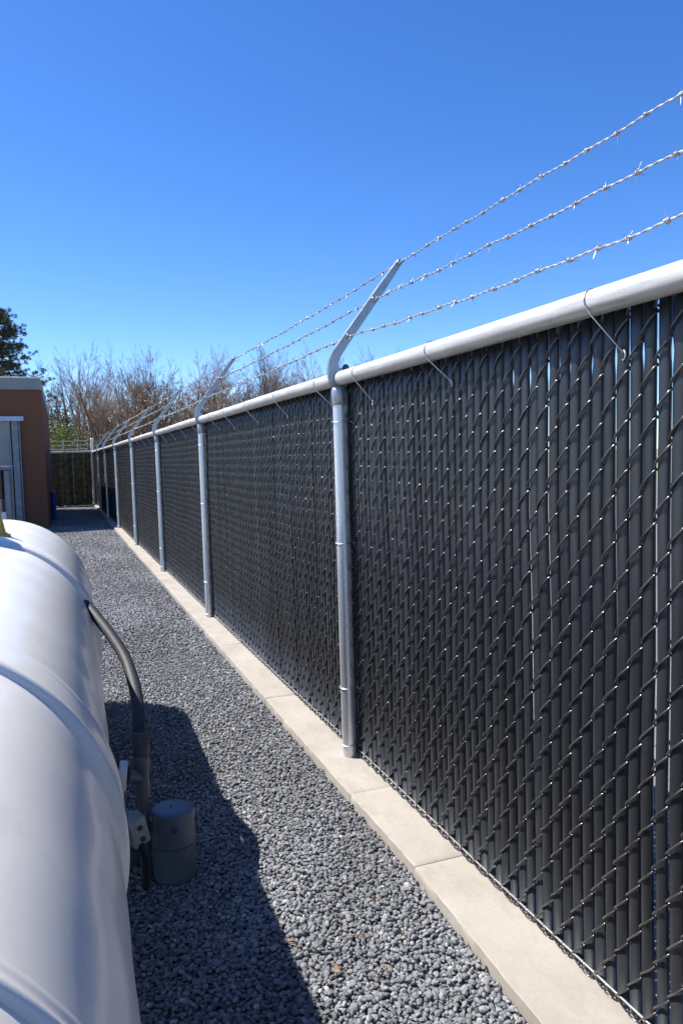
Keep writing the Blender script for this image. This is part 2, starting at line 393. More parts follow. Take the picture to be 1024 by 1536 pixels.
# posts
ARM = [(0, .052), (-.012, .09), (.005, .135), (.035, .182), (.345, .588)]
def arm_profile():
    """smooth centre line of the arm in x,z above the rail centre"""
    return [(-.030, .005), (-.034, .045), (-.028, .085), (-.012, .120), (.012, .152), (.046, .198), (.14, .322), (.24, .453), (.343, .588)]
def build_post(y, seed):
    r = random.Random(seed)
    mb = MB(); h = RZ-.055
    lean = 0
    mb.tube([(0, 0, -.05), (0, 0, .4), (0, 0, 1.0), (0, 0, h)], .0365, 28)
    p = mb.build('post', M_post, fence, True, 50); p.location = F_(FX, y, 0)
    # cap sleeve and eye
    mb = MB()
    mb.lathe([(.0395, h-.075), (.0420, h-.072), (.0420, h-.004), (.0395, h+.004), (.034, h+.012), (.0, h+.016)], 28)
    ring = [(0.048*math.cos(a), 0, RZ+.048*math.sin(a)) for a in [2*PI*i/28 for i in range(28)]]
    # eye : flat ring around the rail
    vs = []; fs = []
    for a in [2*PI*i/32 for i in range(32)]:
        for rr_, yy in ((.0352, -.017), (.052, -.017), (.052, .017), (.0352, .017)): vs.append((rr_*math.cos(a), yy, RZ+rr_*math.sin(a)))
    for i in range(32):
        for j in range(4): fs.append((i*4+j, i*4+(j+1) % 4, ((i+1) % 32)*4+(j+1) % 4, ((i+1) % 32)*4+j))
    mb.add(vs, fs)
    mb.build('cap', M_arm, p, True, 40)
    # arm: tapered channel, thin web with two lips
    mb = MB(); pr = arm_profile(); n = len(pr); vs = []; fs = []
    for i, (x, z) in enumerate(pr):
        x0, z0 = pr[max(0, i-1)]; x1, z1 = pr[min(n-1, i+1)]; t_ = Vector((x1-x0, z1-z0)).normalized(); nx, nz = t_.y, -t_.x
        w = .027-.009*i/(n-1); d = .013; th = .0032
        if i == n-1: w *= .75
        # channel section open towards +y: outline of 8 points
        sec = [(-w, -d), (w, -d), (w, d), (w-th, d), (w-th, -d+th), (-w+th, -d+th), (-w+th, d), (-w, d)]
        for a, b in sec: vs.append((x+nx*a, b, RZ+z+nz*a))
    for i in range(n-1):
        for j in range(8): fs.append((i*8+j, i*8+(j+1) % 8, (i+1)*8+(j+1) % 8, (i+1)*8+j))
    fs.append((0, 1, 4, 5)[::-1]); fs.append((0, 5, 6, 7)); fs.append((1, 2, 3, 4)[::-1])
    k = (n-1)*8; fs.append((k, k+1, k+4, k+5)); fs.append((k, k+5, k+6, k+7)[::-1]); fs.append((k+1, k+2, k+3, k+4))
    mb.add(vs, fs)
    # eyelets that carry the strands
    for (x, z) in WIRES: 
        mb.tube([(x+.012*math.cos(a), -.0155, RZ+z+.012*math.sin(a)) for a in [2*PI*i/14 for i in range(14)]], .0028, 6, closed=True)
    mb.build('arm', M_arm, p, True, 35)
    # bolt through the eye
    mb = MB(); Mx = Matrix.Translation((.028, -.020, RZ+.052)) @ Matrix.Rotation(PI/2, 4, 'X')
    mb.lathe([(.017, -.002), (.017, .003), (.010, .004), (.010, .011), (0, .012)], 12, Mx); mb.build('bolt', M_pvc_d, p, True, 30)
    # wire ties
    for z in (1.725, 1.16, .394, .105):
        z += r.uniform(-.02, .02); mb = MB()
        pts = [(.0405*math.cos(a), .0405*math.sin(a), z+.006*math.sin(a*1.0+1)) for a in np.linspace(-.2*PI, -1.80*PI, 20)]
        pts = [(.052, -.042, z-.010)]+pts+[(.052, .040, z+.006)]
        mb.tube(pts, .0026, 6)
        mb.tube([(.050, -.036, z-.004), (.046, -.052, z-.012), (.042, -.066, z-.022+r.uniform(-.01, .01))], .0022, 5)
        mb.build('tie_wire', M_tie, p, True, 80)
    return p
WIRES = [(.052, .205), (.192, .389), (.333, .575)]
for i, y in enumerate(PY): build_post(y, i)
# corner post of both fences
mb = MB(); mb.tube([(0, 0, -.05), (0, 0, RZ+.46)], .045, 20); mb.lathe([(.048, RZ+.455), (.048, RZ+.47), (.03, RZ+.50), (0, RZ+.51)], 20)
cp = mb.build('post', M_post, fence, True, 50); cp.location = F_(FX, CY, 0)

# barbed wire strands
def barbed(x, z, seed):
    r = np.random.default_rng(seed)
    ys = [-6.0]
    while ys[-1] < CY: ys.append(ys[-1]+(.011 if 0 < ys[-1] < 8 else (.024 if ys[-1] < 16 else .06)))
    ys = np.array(ys)
    allp = np.array(PY+[CY]); sag = np.zeros_like(ys)
    for a, b in zip(allp[:-1], allp[1:]):
        m = (ys >= a) & (ys < b); u = (ys[m]-a)/(b-a); sag[m] = -(.012 if abs(a+.15) > .01 else (.052, .022, -.012)[seed-3])*4*u*(1-u)*(1 if abs(a+.15) < .01 else .7+.6*r.random())
    wob = .0025*np.sin(ys*9+seed)+.002*np.sin(ys*23.0+seed*2)
    ph = ys*2*PI/.075; c = .0020
    P = []
    for s in (0, PI):
        P.append(np.stack([x-FX+c*np.cos(ph+s)+wob*.4, ys, RZ+z+sag+wob+c*np.sin(ph+s)], 1))
    V, F = tubes_np(np.array(P), .0020, 6)
    Vl = [V]; Fl = [F]; off = len(V)
    # barbs
    by = np.arange(.3, 20, .128); by = by+r.uniform(-.012, .012, len(by))
    sp = []; sr = []; wr = []
    for yb in by:
        i = min(len(ys)-1, int(np.searchsorted(ys, yb))); c0 = np.array([x-FX+wob[i]*.4, yb, RZ+z+sag[i]+wob[i]])
        a0 = r.uniform(0, 2*PI)
        for k in range(4):
            a = a0+k*PI/2+r.normal(0, .25); ln = r.uniform(.017, .027)*(1.25 if k % 2 else 1)
            d = np.array([math.cos(a), r.uniform(-.5, .5), math.sin(a)]); d /= np.linalg.norm(d)
            sp.append([c0+np.array([0, (k-1.5)*.004, 0]), c0+np.array([0, (k-1.5)*.004, 0])+d*ln]); sr.append([.0017, .0004])
        aa = np.linspace(0, 2*PI*2.5, 22); wr.append(np.stack([c0[0]+.0062*np.cos(aa+a0), c0[1]+np.linspace(-.008, .008, 22), c0[2]+.0062*np.sin(aa+a0)], 1))
    V, F = tubes_np(np.array(sp), np.array(sr), 4); Vl.append(V); Fl.append(F+off); off += len(V)
    V, F = tubes_np(np.array(wr), .0016, 4); Vl.append(V); Fl.append(F+off)
    return np_mesh('barbed_wire', np.concatenate(Vl), quads=np.concatenate(Fl), mat=M_barb, smooth=True, parent=fence)
for k, (x, z) in enumerate(WIRES): barbed(FX+x, z, 3+k)

# wire mesh and slats, bay by bay
PITCH = .0484; DH = .1275; FB = KT+.004; FT = RZ-.004
def warp(y, z, s):
    u = (z-FB)/(FT-FB); e = np.sin(PI*u)
    dx = e*(.0055*np.sin(y*2.1+s)+.004*np.sin(y*5.3+z*3+s*2)+.003*np.sin(z*7+s))
    dz = e*(.006*np.sin(y*1.6+s*1.3)+.003*np.sin(y*4.1+z*4+s))
    return dx, dz
def wire_bay(y0, y1, seed, sides=6):
    r = np.random.default_rng(seed)
    n = max(2, int(round((y1-y0)/PITCH))); p = (y1-y0)/n
    rows = int(math.ceil((FT-FB)/DH))+1
    h = p/2+.0022; d = .0142
    one = [(h, .0, .0), (h*.88, -d*.75, .055), (h*.45, -d*1.1, .16), (0, -d*1.15, .25), (-h*.45, -d*1.1, .34), (-h*.88, -d*.75, .445), (-h, 0, .5), (-h*.9, d*.8, .555), (h*.9, d*.8, .945)]
    K = len(one)
    P = np.zeros((n, rows*K, 3))
    for i in range(n):
        yc = y0+(i+.5)*p; z0 = FB-(DH/2 if i % 2 else 0)
        for k in range(rows):
            for j, (a, b, c) in enumerate(one):
                P[i, k*K+j] = (SX+b, yc+a, z0+(k+c)*DH)
    P[:, :, 1] += r.normal(0, .0007, P.shape[:2]); P[:, :, 2] += np.repeat(r.normal(0, .0022, (n, rows)), K, axis=1)
    dx, dz = warp(P[:, :, 1], P[:, :, 2], 1.0); P[:, :, 0] += dx; P[:, :, 2] += dz
    P[:, :, 2] = np.clip(P[:, :, 2], FB-.004, FT)
    P[:, :, 0] -= FX
    V, F = tubes_np(P, .0030, sides)
    return np_mesh('wire_mesh', V, quads=F, mat=M_wire, smooth=True, parent=fence)
def slat_bay(y0, y1, seed, mt=None, far=False):
    r = np.random.default_rng(seed+100)
    n = max(2, int(round((y1-y0)/PITCH))); p = (y1-y0)/n
    zs = [FB+.006, .35, .7, 1.05, 1.4, 1.70, FT-.205, FT-.185, FT-.170, FT-.155, FT-.140, FT-.125, FT-.110, FT-.10, FT+.012]
    ws = [1, 1, 1, 1, 1, 1, 1, .99, .96, .90, .88, .92, .99, 1.03, 1.03]
    M_ = 16; prof = []
    for j in range(M_):
        t_ = PI-(j+.5)*2*PI/M_; cc, ss = math.cos(t_), -math.sin(t_)
        prof.append((math.copysign(abs(cc)**.88, cc), math.copysign(abs(ss)**.92, ss)))
    m = len(prof); V = []; F = []; Cc = []
    for i in range(n):
        yc = y0+(i+.5)*p+r.normal(0, .0011); hw = p/2-.0030+r.normal(0, .0006); th = .0104; rot = r.normal(0, .035); dzt = r.normal(0, .006)
        if r.random() < .14: hw -= .0018
        v = .017*math.exp(r.normal(0, .25)); col = (v*.92, v*1.0, v*1.15)
        lx = r.normal(0, .0012); b = len(V)
        for k, (z, w) in enumerate(zip(zs, ws)):
            jz = dzt if 5 < k < 14 else 0
            bow = .0015*math.sin(z*3+i)
            # notched slats: neighbours taper on opposite sides
            for (a, c) in prof:
                yy = a*hw*w+(1-w)*hw*(.55 if i % 2 else -.55); xx = c*th
                V.append((SX+lx+xx+yy*rot+bow, yc+yy, z+jz)); Cc.append(col)
        K = len(zs)
        for k in range(K-1):
            for j in range(m): F.append((b+k*m+j, b+k*m+(j+1) % m, b+(k+1)*m+(j+1) % m, b+(k+1)*m+j))
        for k in (0, K-1):          # end caps
            q = b+k*m; F += [(q+i_, q+i_+1, q+m-2-i_, q+m-1-i_) for i_ in range(m//2-1)]
    V = np.array(V); dx, dz = warp(V[:, 1], V[:, 2], 1.0); V[:, 0] += dx; V[:, 0] -= FX
    return np_mesh('slat_panel', V, quads=F, mat=mt or M_slat, smooth=True, colors=np.array(Cc), parent=fence)
bays = list(zip(PY[:-1], PY[1:]))+[(PY[-1], CY)]
for k, (a, b) in enumerate(bays):
    sides = 7 if k == 1 else (6 if k < 4 else 4)
    wire_bay(a, b, k, sides); slat_bay(a, b, k)
# looped lower edge of the fabric: one wire wound along the tension wire
sp_pts = []; y = -1.0
while y < 9:
    u = y/PITCH*2*PI; sp_pts.append(F_(SX-.011-.009*math.cos(u), y+.010*math.sin(u), KT+.016+.013*math.sin(u))); y += PITCH/9
mb = MB(); mb.tube(sp_pts, .0024, 5); mb.build('selvage_wire', M_wire, fence, True, 80)
# ties on the top rail
tys = [.35, .95, 1.668, 2.577, 3.31, 3.86, 4.655, 5.42, 6.15, 6.75, 7.75]+[7.75+.8*i for i in range(1, 26)]
for i, y in enumerate(tys):
    if y > CY-.3: break
    r = random.Random(i+50); mb = MB()
    pts = []
    for a in np.linspace(PI*.05, PI*1.08, 14):            # over the top, down the path side
        pts.append(F_(FX+.0368*math.cos(a), y-.018*(a/PI), RZ+.0368*math.sin(a)))
    e = (SX-.012, y-.085+r.uniform(-.01, .01), RZ-.125+r.uniform(-.012, .008))
    pts.append(F_(FX-.026, y-.032, RZ-.036)); pts.append(F_(*e))
    mb.tube(pts, .0020, 6)
    c = Vector(F_(*e)); mb.tube([c+Vector((.004*math.cos(a), .012*math.cos(a*1.0), .013*math.sin(a)-.006)) for a in np.linspace(0, 2*PI*1.4, 14)], .0024, 5)
    mb.build('rail_tie', M_tie, fence, True, 80)

# ------------------------------------------------------------------ fence across the far end
ff = thing('chain_link_fence', 'dark olive slatted fence crossing the far end of the gravel path', 'fence', (0, CY, 0))
mb = MB(); mb.tube([(-6, 0, RZ+.015), (1.29, 0, RZ+.015)], .035, 16); mb.build('top_rail', M_rail, ff, True, 60)
for x in (-4.6, -2.6, -1.0, .35):
    mb = MB(); mb.tube([(x, .10, RZ-.25), (x, .10, RZ-.03)], .034, 14); p = mb.build('post', M_post, ff, True, 60); 
    mb = MB(); mb.tube([(x, 0, RZ+.04), (x, 0, RZ+.45)], .026, 10); mb.build('arm', M_arm, p, True, 60)
for x in (-.1, .85):
    mb = MB(); mb.tube([(x, .02, RZ+.04), (x, .02, RZ+.36)], .016, 8); mb.build('wire_stay', M_arm, ff, True, 60)
for z in (.12, .26, .41):
    mb = MB(); mb.tube([(-6+.2*i, .0, RZ+z+.006*math.sin(i*1.3)) for i in range(37)], .011, 6); mb.build('barbed_wire', M_barb, ff, True, 80)
V = []; F = []; Cc = []; n = int(7.29/.05); V = []
for i in range(n):
    x = -5.95+i*.05; w = .0262+rnd.uniform(-.001, .001); v = .085*math.exp(rnd.gauss(0, .4)); b = len(V); zb = rnd.uniform(.005, .03)
    for z in (zb, RZ-.01):
        for (a, c) in ((-w, -.001), (-w*.5, -.007), (w*.5, -.007), (w, -.001), (w, .003), (-w, .003)): V.append((x+a, .05+c+.009*(i % 2), z)); Cc.append((v*.92, v*1.0, v*.55))
    for j in range(6): F.append((b+j, b+(j+1) % 6, b+6+(j+1) % 6, b+6+j))
np_mesh('slat_panel', V, quads=F, mat=M_slat_far, colors=np.array(Cc), parent=ff)
segs = []
nx = int(7.2/.09)
P = []
for i in range(nx):
    for s in (1, -1):
        for k in range(15):
            x = -5.95+i*.09; z = .03+k*.1275; segs.append(((x, .03, z), (x+.045*s, .03, z+.064), .003, .003)); segs.append(((x+.045*s, .03, z+.064), (x, .03, z+.1275), .003, .003))
segs_mesh('wire_mesh', segs, 3, M_wire, ff)

# ------------------------------------------------------------------ the white tank
TANK = dict(R=.51, z=.735, y0=.95, x0=-.437, slope=.027)
tank = thing('gas_tank', 'long white painted horizontal storage tank lying beside the gravel path', 'storage tank', (TANK['x0'], 3.0-2.0, 0))
tank.rotation_euler = (0, 0, -math.atan(TANK['slope']))
R = TANK['R']; TZ = TANK['z']
MY = Matrix.Translation((0, 0, TZ)) @ Matrix.Rotation(-PI/2, 4, 'X')       # lathe axis z -> +y
ya, yb, hd = -.40, 4.05, .36
prof = []
for i in range(13):
    a = PI/2*i/12; prof.append((R*math.sin(a)**.92 if i else 0, ya-hd*math.cos(a)))
for i in range(1, 60): prof.append((R+.0012*math.sin(i*1.3)+(.0022 if i in (24, 47) else 0), ya+(yb-ya)*i/60))
for i in range(13):
    a = PI/2*i/12; prof.append((R*math.cos(a)**.92 if i < 12 else 0, yb+hd*math.sin(a)))
mb = MB(); mb.lathe(prof, 128, MY); mb.build('body', M_tank, tank, True, 70)
def band(y0, y1, h, name='band'):
    w = y1-y0; e = min(.03, w*.3)
    pr = [(R-.004, y0), (R+h*.6, y0+e*.25), (R+h, y0+e*.7), (R+h*.86, y0+e*1.2)]+[(R+h*.80, y0+e*1.6+(w-3.2*e)*k/3) for k in range(4)]+[(R+h*.86, y1-e*1.2), (R+h, y1-e*.7), (R+h*.6, y1-e*.25), (R-.004, y1)]
    mb = MB(); mb.lathe(pr, 128, MY); return mb.build(name, M_tank, tank, True, 60)
band(-.255, -.205, .012); band(.68, .88, .020); band(2.62, 2.80, .020)
for yy in (.0, 3.5):
    mb = MB(); mb.box(-.42, .42, yy, yy+.18, -.01, .32, bev=.012); mb.build('saddle', M_conc, tank, True, 40)

# yellow tapered cover on the tank crown and an unseen white dome added beside it to throw shadow on the tank
vc = thing('valve_cover', 'yellow tapered valve cover standing on the crown of the white tank', 'valve cover', (-.318, 4.02, TZ+R-.012))
mb = MB(); mb.lathe([(.092, 0), (.092, .012), (.084, .016), (.058, .15), (.052, .165), (.040, .175), (0, .18)], 32); mb.build('cone', M_yel, vc, True, 40)
mb = MB(); mb.lathe([(.105, -.03), (.105, .006), (.09, .0085)], 32); mb.build('flange', M_yel, vc, True, 40)
fd = thing('shadow_dome', 'unseen white dome with hinged lid added on the tank crown for its shadow', 'shadow dome', (-.50, 3.80, TZ+R-.07))
mb = MB(); mb.lathe([(.13, 0), (.13, .36), (.125, .37)], 40); mb.build('collar', M_tank, fd, True, 40)
mb = MB(); mb.lathe([(.138, .372), (.140, .39), (.120, .43), (.08, .45), (0, .46)], 40); ld = mb.build('lid', M_tank, fd, True, 40)
mb = MB(); mb.box(-.02, .02, -.16, -.135, .34, .40, bev=.004); mb.build('hinge', M_steel, ld)

# ------------------------------------------------------------------ conduit riser with black hose
cr = thing('conduit_riser', 'black hose curving off the tank into a grey conduit riser', 'conduit', (.246, 2.86, 0))
def L_(x, y, z): return (x-.246, y-2.86, z)
def bez(P, n):
    out = []
    for k in range(len(P)-3):
        p0, p1, p2, p3 = [Vector(p) for p in P[k:k+4]]
        for i in range(n):
            u = i/n; out.append(.5*((2*p1)+(-p0+p2)*u+(2*p0-5*p1+4*p2-p3)*u*u+(-p0+3*p1-3*p2+p3)*u**3))
    out.append(Vector(P[-2])); return out
hp = [L_(.02, 3.80, .97), L_(.062, 3.70, .965), L_(.106, 3.60, .930), L_(.150, 3.50, .88), L_(.200, 3.38, .815), L_(.238, 3.26, .75), L_(.254, 3.12, .685), L_(.2545, 2.99, .63), L_(.246, 2.885, .575), L_(.246, 2.86, .50), L_(.246, 2.86, .42)]
mb = MB(); hb = bez(hp, 8); mb.tube(hb, [.012+.012*min(1, i/10) for i in range(len(hb))], 20); mb.build('hose', M_hose, cr, True, 70)
mb = MB(); mb.lathe([(.028, .49), (.031, .492), (.031, .568), (.028, .572), (.024, .573)], 28); mb.build('coupling', M_pvc_d, cr, True, 40)
mb = MB(); mb.lathe([(.0215, -.03), (.0215, .24), (.0215, .32), (.0265, .323), (.0265, .375), (.0265, .435), (.029, .438), (.029, .485), (.026, .489)], 28); mb.build('pipe', M_pvc, cr, True, 40)
mb = MB(); mb.tube([(0, 0, .40), (-.03, -.008, .415), (-.045, -.012, .421), (-.055, -.015, .423)], [.026, .028, .034, .036], 20); mb.build('tee_branch', M_pvc, cr, True, 50)
jb = MB(); Mj = Matrix.Translation((-.070, -.018, .425)) @ Matrix.Rotation(math.radians(-8), 4, 'Z') @ Matrix.Rotation(math.radians(6), 4, 'Y')
jb.box(-.016, .016, -.045, .045, -.042, .042, Mj, .006); jo = jb.build('junction_box', M_white, cr, True, 40)
mb = MB(); mb.box(-.030, -.0165, -.052, .052, -.050, .050, Mj, .004); mb.build('back_plate', M_black, jo, True, 40)
mb = MB(); mb.box(.000, .010, -.03, .01, -.085, -.043, Mj, .003); mb.build('clip', M_steel, jo, True, 40)
# bracket
br = thing('angle_bracket', 'small bolted metal angle bracket tilted beside the grey conduit', 'bracket', (.218, 2.745, .25))
Mb = Matrix.Rotation(math.radians(22), 4, 'Z') @ Matrix.Rotation(math.radians(-16), 4, 'Y') @ Matrix.Rotation(math.radians(8), 4, 'X')
mb = MB(); mb.box(-.032, .032, -.002, .002, -.060, .048, Mb, .0012); mb.box(-.032, -.028, .003, .050, -.060, .048, Mb, .0012); mb.box(-.027, .032, .003, .05, .044, .048, Mb, .0012)
mb.build('plate', M_steel, br)
for dz in (.015, -.035):
    mb = MB(); Mq = Mb @ Matrix.Translation((.004, -.002, dz)) @ Matrix.Rotation(PI/2, 4, 'X'); mb.lathe([(.011, 0), (.011, .003), (.007, .004), (.007, .009), (0, .0095)], 6, Mq); mb.build('bolt', M_pvc_d, br)
mb = MB(); mb.tube([(-.0, .01, -.05), (.016, .03, -.11), (.016, .045, -.245)], .012, 10); mb.build('stub', M_black, br, True, 60)
# capped pipe beside it
dp = thing('capped_pipe', 'short fat grey capped pipe standing in the gravel beside the conduit', 'pipe', (.350, 2.835, 0))
r_ = .078
mb = MB(); mb.lathe([(r_, -.03), (r_, .142), (r_-.0015, .1435)], 56); mb.build('body', M_pvc, dp, True, 40)
mb = MB(); mb.lathe([(r_+.0005, .146), (r_+.003, .148), (r_+.003, .262), (r_+.001, .270), (r_-.005, .2735), (r_*.5, .2745), (0, .275)], 56); cpz = mb.build('cap', M_pvc, dp, True, 35)
for a in (-95, -178, -12):
    a = math.radians(a); mb = MB(); Mq = Matrix.Rotation(a, 4, 'Z') @ Matrix.Translation((r_+.002, 0, .225)) @ Matrix.Rotation(PI/2, 4, 'Y')
    mb.lathe([(.012, 0), (.012, .003), (.008, .004), (.008, .010), (.0, .011)], 12, Mq); mb.build('bolt', M_pvc_d, cpz, True, 30)
mb = MB(); Mq = Matrix.Translation((r_+.001, .02, .20)) @ Matrix.Rotation(PI/2, 4, 'Y'); mb.lathe([(.045, -.01), (.045, .012), (.040, .016), (0, .017)], 24, Mq); mb.build('side_plug', M_pvc, dp, True, 35)
mb = MB(); mb.lathe([(.0045, .2752), (.0045, .2765), (0, .277)], 10, Matrix.Translation((-.005, .01, 0))); mb.build('cap_screw', M_black, cpz)
sp_ = thing('capped_pipe', 'low grey round pipe end half hidden behind the conduit by the tank', 'pipe', (.195, 3.02, 0))
mb = MB(); mb.lathe([(.085, -.03), (.085, .14), (.080, .145)], 40); mb.build('body', M_pvc, sp_, True, 40)
mb = MB(); mb.lathe([(.088, .146), (.089, .165), (.084, .172), (.03, .174), (0, .174)], 40); mb.build('cap', M_pvc, sp_, True, 35)

# ------------------------------------------------------------------ litter
for i, (x, y, s, a) in enumerate([(.98, 2.36, .014, .3), (.66, 2.86, .014, 1.2), (.74, 2.52, .012, 2.1), (.63, 2.27, .013, .7), (.72, 2.08, .015, 1.9), (1.10, 3.0, .012, .2), (.90, 3.9, .012, 2.7), (.85, 2.02, .012, 1.4)]):
    mb = MB(); vs = []; n = 9
    for k in range(n):
        t_ = k/(n-1); w = math.sin(PI*t_)**.8*s*.55
        for q in (-1, 0, 1): vs.append(((t_-.5)*2*s, q*w+.004*math.sin(t_*5), .004*abs(q)+.006*math.sin(t_*PI+i)+.0012*(k % 2)))
    fs = [(k*3+q, k*3+q+1, k*3+q+4, k*3+q+3) for k in range(n-1) for q in (0, 1)]
    mb.add(vs, fs); o = mb.build('dry_leaf', M_litter, None, True, 60); o.location = (x, y, .026); o.rotation_euler = (.3*math.sin(i*3), .25*math.cos(i*5), a)
    md = o.modifiers.new('thickness', 'SOLIDIFY'); md.thickness = .0006
    tag(o, 'small curled orange brown dead leaf lying on the grey gravel', 'leaf', 'dead leaves scattered on the gravel')
mb = MB(); mb.tube([(0, 0, 0), (.018, .012, .003), (.04, .018, 0), (.062, .032, .004)], [.0018, .0022, .0018, .0009], 6); mb.tube([(.04, .018, 0), (.05, .010, .005)], [.0014, .0007], 5)
o = mb.build('twig', M_twl, None, True, 80); o.location = (.86, 2.20, .028); o.rotation_euler = (0, 0, 2.4); tag(o, 'thin pale reddish twig lying on the gravel near the kerb', 'twig')

# ------------------------------------------------------------------ building
BX, BY, BH = -.185, 19.95, 3.36
bd = thing('building', 'reddish brown stucco building with pale grey roof coping at path end', 'building', (0, BY, 0))
# right side wall is slightly skewed towards the path; roof line falls gently to the back
mb = MB()
dep = 7.8; xr2 = -.085; h2 = 3.02
vs = [(-9, 0, -.02), (BX, 0, -.02), (xr2, dep, -.02), (-9, dep, -.02), (-9, 0, BH+.05), (BX, 0, BH), (xr2, dep, h2), (-9, dep, h2)]
fs = [(0, 1, 5, 4), (1, 2, 6, 5), (2, 3, 7, 6), (3, 0, 4, 7), (4, 5, 6, 7), (0, 3, 2, 1)]
mb.add(vs, fs); mb.build('wall', M_bwall, bd)
mb = MB(); o_ = .06
vs = [(-9.05, -o_, BH+.04), (BX-.005, -o_, BH-.01), (xr2+.035, dep+o_, h2-.01), (-9.05, dep+o_, h2-.01)]
v2 = [(x, y, z+.27) for x, y, z in vs]
v2 = [(-9.05, -o_, BH+.31), (BX-.005, -o_, BH+.255), (xr2+.035, dep+o_, h2+.20), (-9.05, dep+o_, h2+.2)]
mb.add(vs+v2, [(0, 1, 5, 4), (1, 2, 6, 5), (2, 3, 7, 6), (3, 0, 4, 7), (4, 5, 6, 7), (0, 3, 2, 1)])
ob = mb.build('coping', M_cop, bd); 
md = ob.modifiers.new('b', 'BEVEL'); md.width = .015; md.segments = 2
mb = MB(); mb.box(-9.06, BX+.03, -o_-.02, -o_+.05, BH+.26, BH+.30, Matrix.Identity(4), .006); mb.build('flashing', M_white, bd)
mb = MB(); mb.box(-3.4, -.93, -.05, -.004, 0, 2.62, bev=.01); dr = mb.build('door', M_door, bd)
mb = MB(); mb.box(-.90, -.76, -.11, -.003, 0, 2.60, bev=.008); mb.box(-.75, -.715, -.07, -.003, 0, 2.60, bev=.006); mb.build('door_frame', M_frame, bd)
mb = MB(); mb.box(-3.5, -.62, -.16, -.003, 2.603, 2.72, bev=.015); mb.build('lintel', M_lint, bd)
mb = MB(); mb.box(-.955, -.925, -.13, -.06, 1.2, 2.2, bev=.006); mb.build('door_handle', M_frame, dr)

# equipment cabinet in front of the door
EY = 12.0
ec = thing('equipment_cabinet', 'tan and dark glazed cabinet with grey lid standing behind the tank', 'cabinet', (-.975, EY, 0))
mb = MB(); mb.box(-.9, .28, 0, .5, 0, 1.09, bev=.01); mb.build('lower_panel', M_tan, ec)
mb = MB(); mb.box(-.9, .28, .03, .5, 1.092, 1.50, bev=.004); mb.build('window', M_glass, ec)
mb = MB(); mb.box(.29, .37, -.03, .5, 0, 1.50, bev=.01); mb.build('corner_post', M_frame, ec)
mb = MB(); mb.box(-1.0, .40, -.10, .60, 1.502, 1.555, bev=.012); ldd = mb.build('lid', M_frame, ec)
mb = MB(); mb.box(-.3, .16, -.12, .2, 1.557, 1.60, bev=.015); mb.build('lid_cap', M_white, ldd)
mb = MB(); mb.tube([(.262, -.05, .5), (.262, -.05, 1.49)], .012, 8); rd = mb.build('rod', M_black, ec, True, 60)
mb = MB(); mb.box(.235, .30, -.085, -.035, .80, .90, bev=.008); mb.build('clamp', M_white, rd)
# blue bin
bb = thing('blue_bin', 'narrow blue plastic bin standing at the far corner of building', 'bin', (-.065, 22.6, 0))
mb = MB(); mb.lathe([(.06, .02), (.065, .10), (.072, .70), (.072, .74)], 20); mb.build('body', M_blue, bb, True, 40)
mb = MB(); mb.lathe([(.078, .742), (.080, .77), (.07, .80), (0, .815)], 20); mb.build('lid', M_blue, bb, True, 40)
# dark slab standing in for the fence shadow by the corner
mb = MB(); mb.box(-.28, .28, -.35, .35, 0, .05, bev=.012); o = mb.build('shadow_slab', M_black); o.location = (.98, 28.6, .012); tag(o, 'flat black slab standing in for the fence shadow in the far corner', 'mat')

# ------------------------------------------------------------------ trees
def grow(r, p, d, L, rad, lvl, maxl, trunk, twigs, up=.12, kids=(3, 5), spread=.6):
    n = 4 if lvl < 2 else 3
    pts = [p]; q = p.copy(); dd = d.copy(); rr = [rad]
    for i in range(n):
        dd = (dd+Vector((r.gauss(0, .065), r.gauss(0, .065), r.gauss(0, .04)+up*(.6 if lvl else .3)))).normalized(); q = q+dd*(L/n); pts.append(q.copy()); rr.append(rad*(1-(.55 if lvl < maxl else .8)*(i+1)/n))
    tgt = trunk if lvl <= 1 else twigs
    for i in range(n): tgt.append((tuple(pts[i]), tuple(pts[i+1]), rr[i], rr[i+1]))
    if lvl >= maxl: return
    k = r.randint(*kids)+(2 if lvl == 0 else 0)
    for j in range(k):
        u = r.uniform(.30 if lvl else .35, 1.0); idx = min(n-1, int(u*n)); f = u*n-idx; b = pts[idx].lerp(pts[idx+1], f)
        ax = Vector((r.gauss(0, 1), r.gauss(0, 1), r.gauss(0, .35))); ax = (ax-dd*ax.dot(dd)).normalized()
        nd = (dd*(1-spread*.5)+ax*spread*r.uniform(.7, 1.25)).normalized()
        grow(r, b, nd, L*r.uniform(.48, .74)*(1-.25*u), max(.006, rr[idx]*r.uniform(.42, .62)), lvl+1, maxl, trunk, twigs, up, kids, spread)
    if lvl < maxl:
        grow(r, pts[-1], dd, L*.6, max(.006, rr[-1]*.9), lvl+1, maxl, trunk, twigs, up, kids, spread)
def bare_tree(seed, H, mt, spread=.6, maxl=5, fork=0):
    r = random.Random(seed); tr = []; tw = []
    for f in range(1+fork):
        d = Vector((r.gauss(0, .05+.22*bool(fork)), r.gauss(0, .05+.1*bool(fork)), 1)).normalized()
        grow(r, Vector((r.uniform(-.1, .1)*fork, 0, -.05)), d, H*.42, H*.0225*(1 if not fork else .75), 0, maxl, tr, tw, .07, (3, 4), spread)
    a = segs_mesh('trunk', tr, 6, M_bark, None, False); b = segs_mesh('crown', tw, 3, mt, None, False)
    zs = sorted(s[1][2] for s in tw)[int(len(tw)*.985)]
    return a.data, b.data, zs
protos = [bare_tree(s, 8.0, m, sp, 5, fk) for s, m, sp, fk in ((31, M_twig, .44, 0), (32, M_twig2, .54, 1), (33, M_twig, .42, 1), (34, M_twig2, .52, 0), (35, M_twig, .56, 2))]
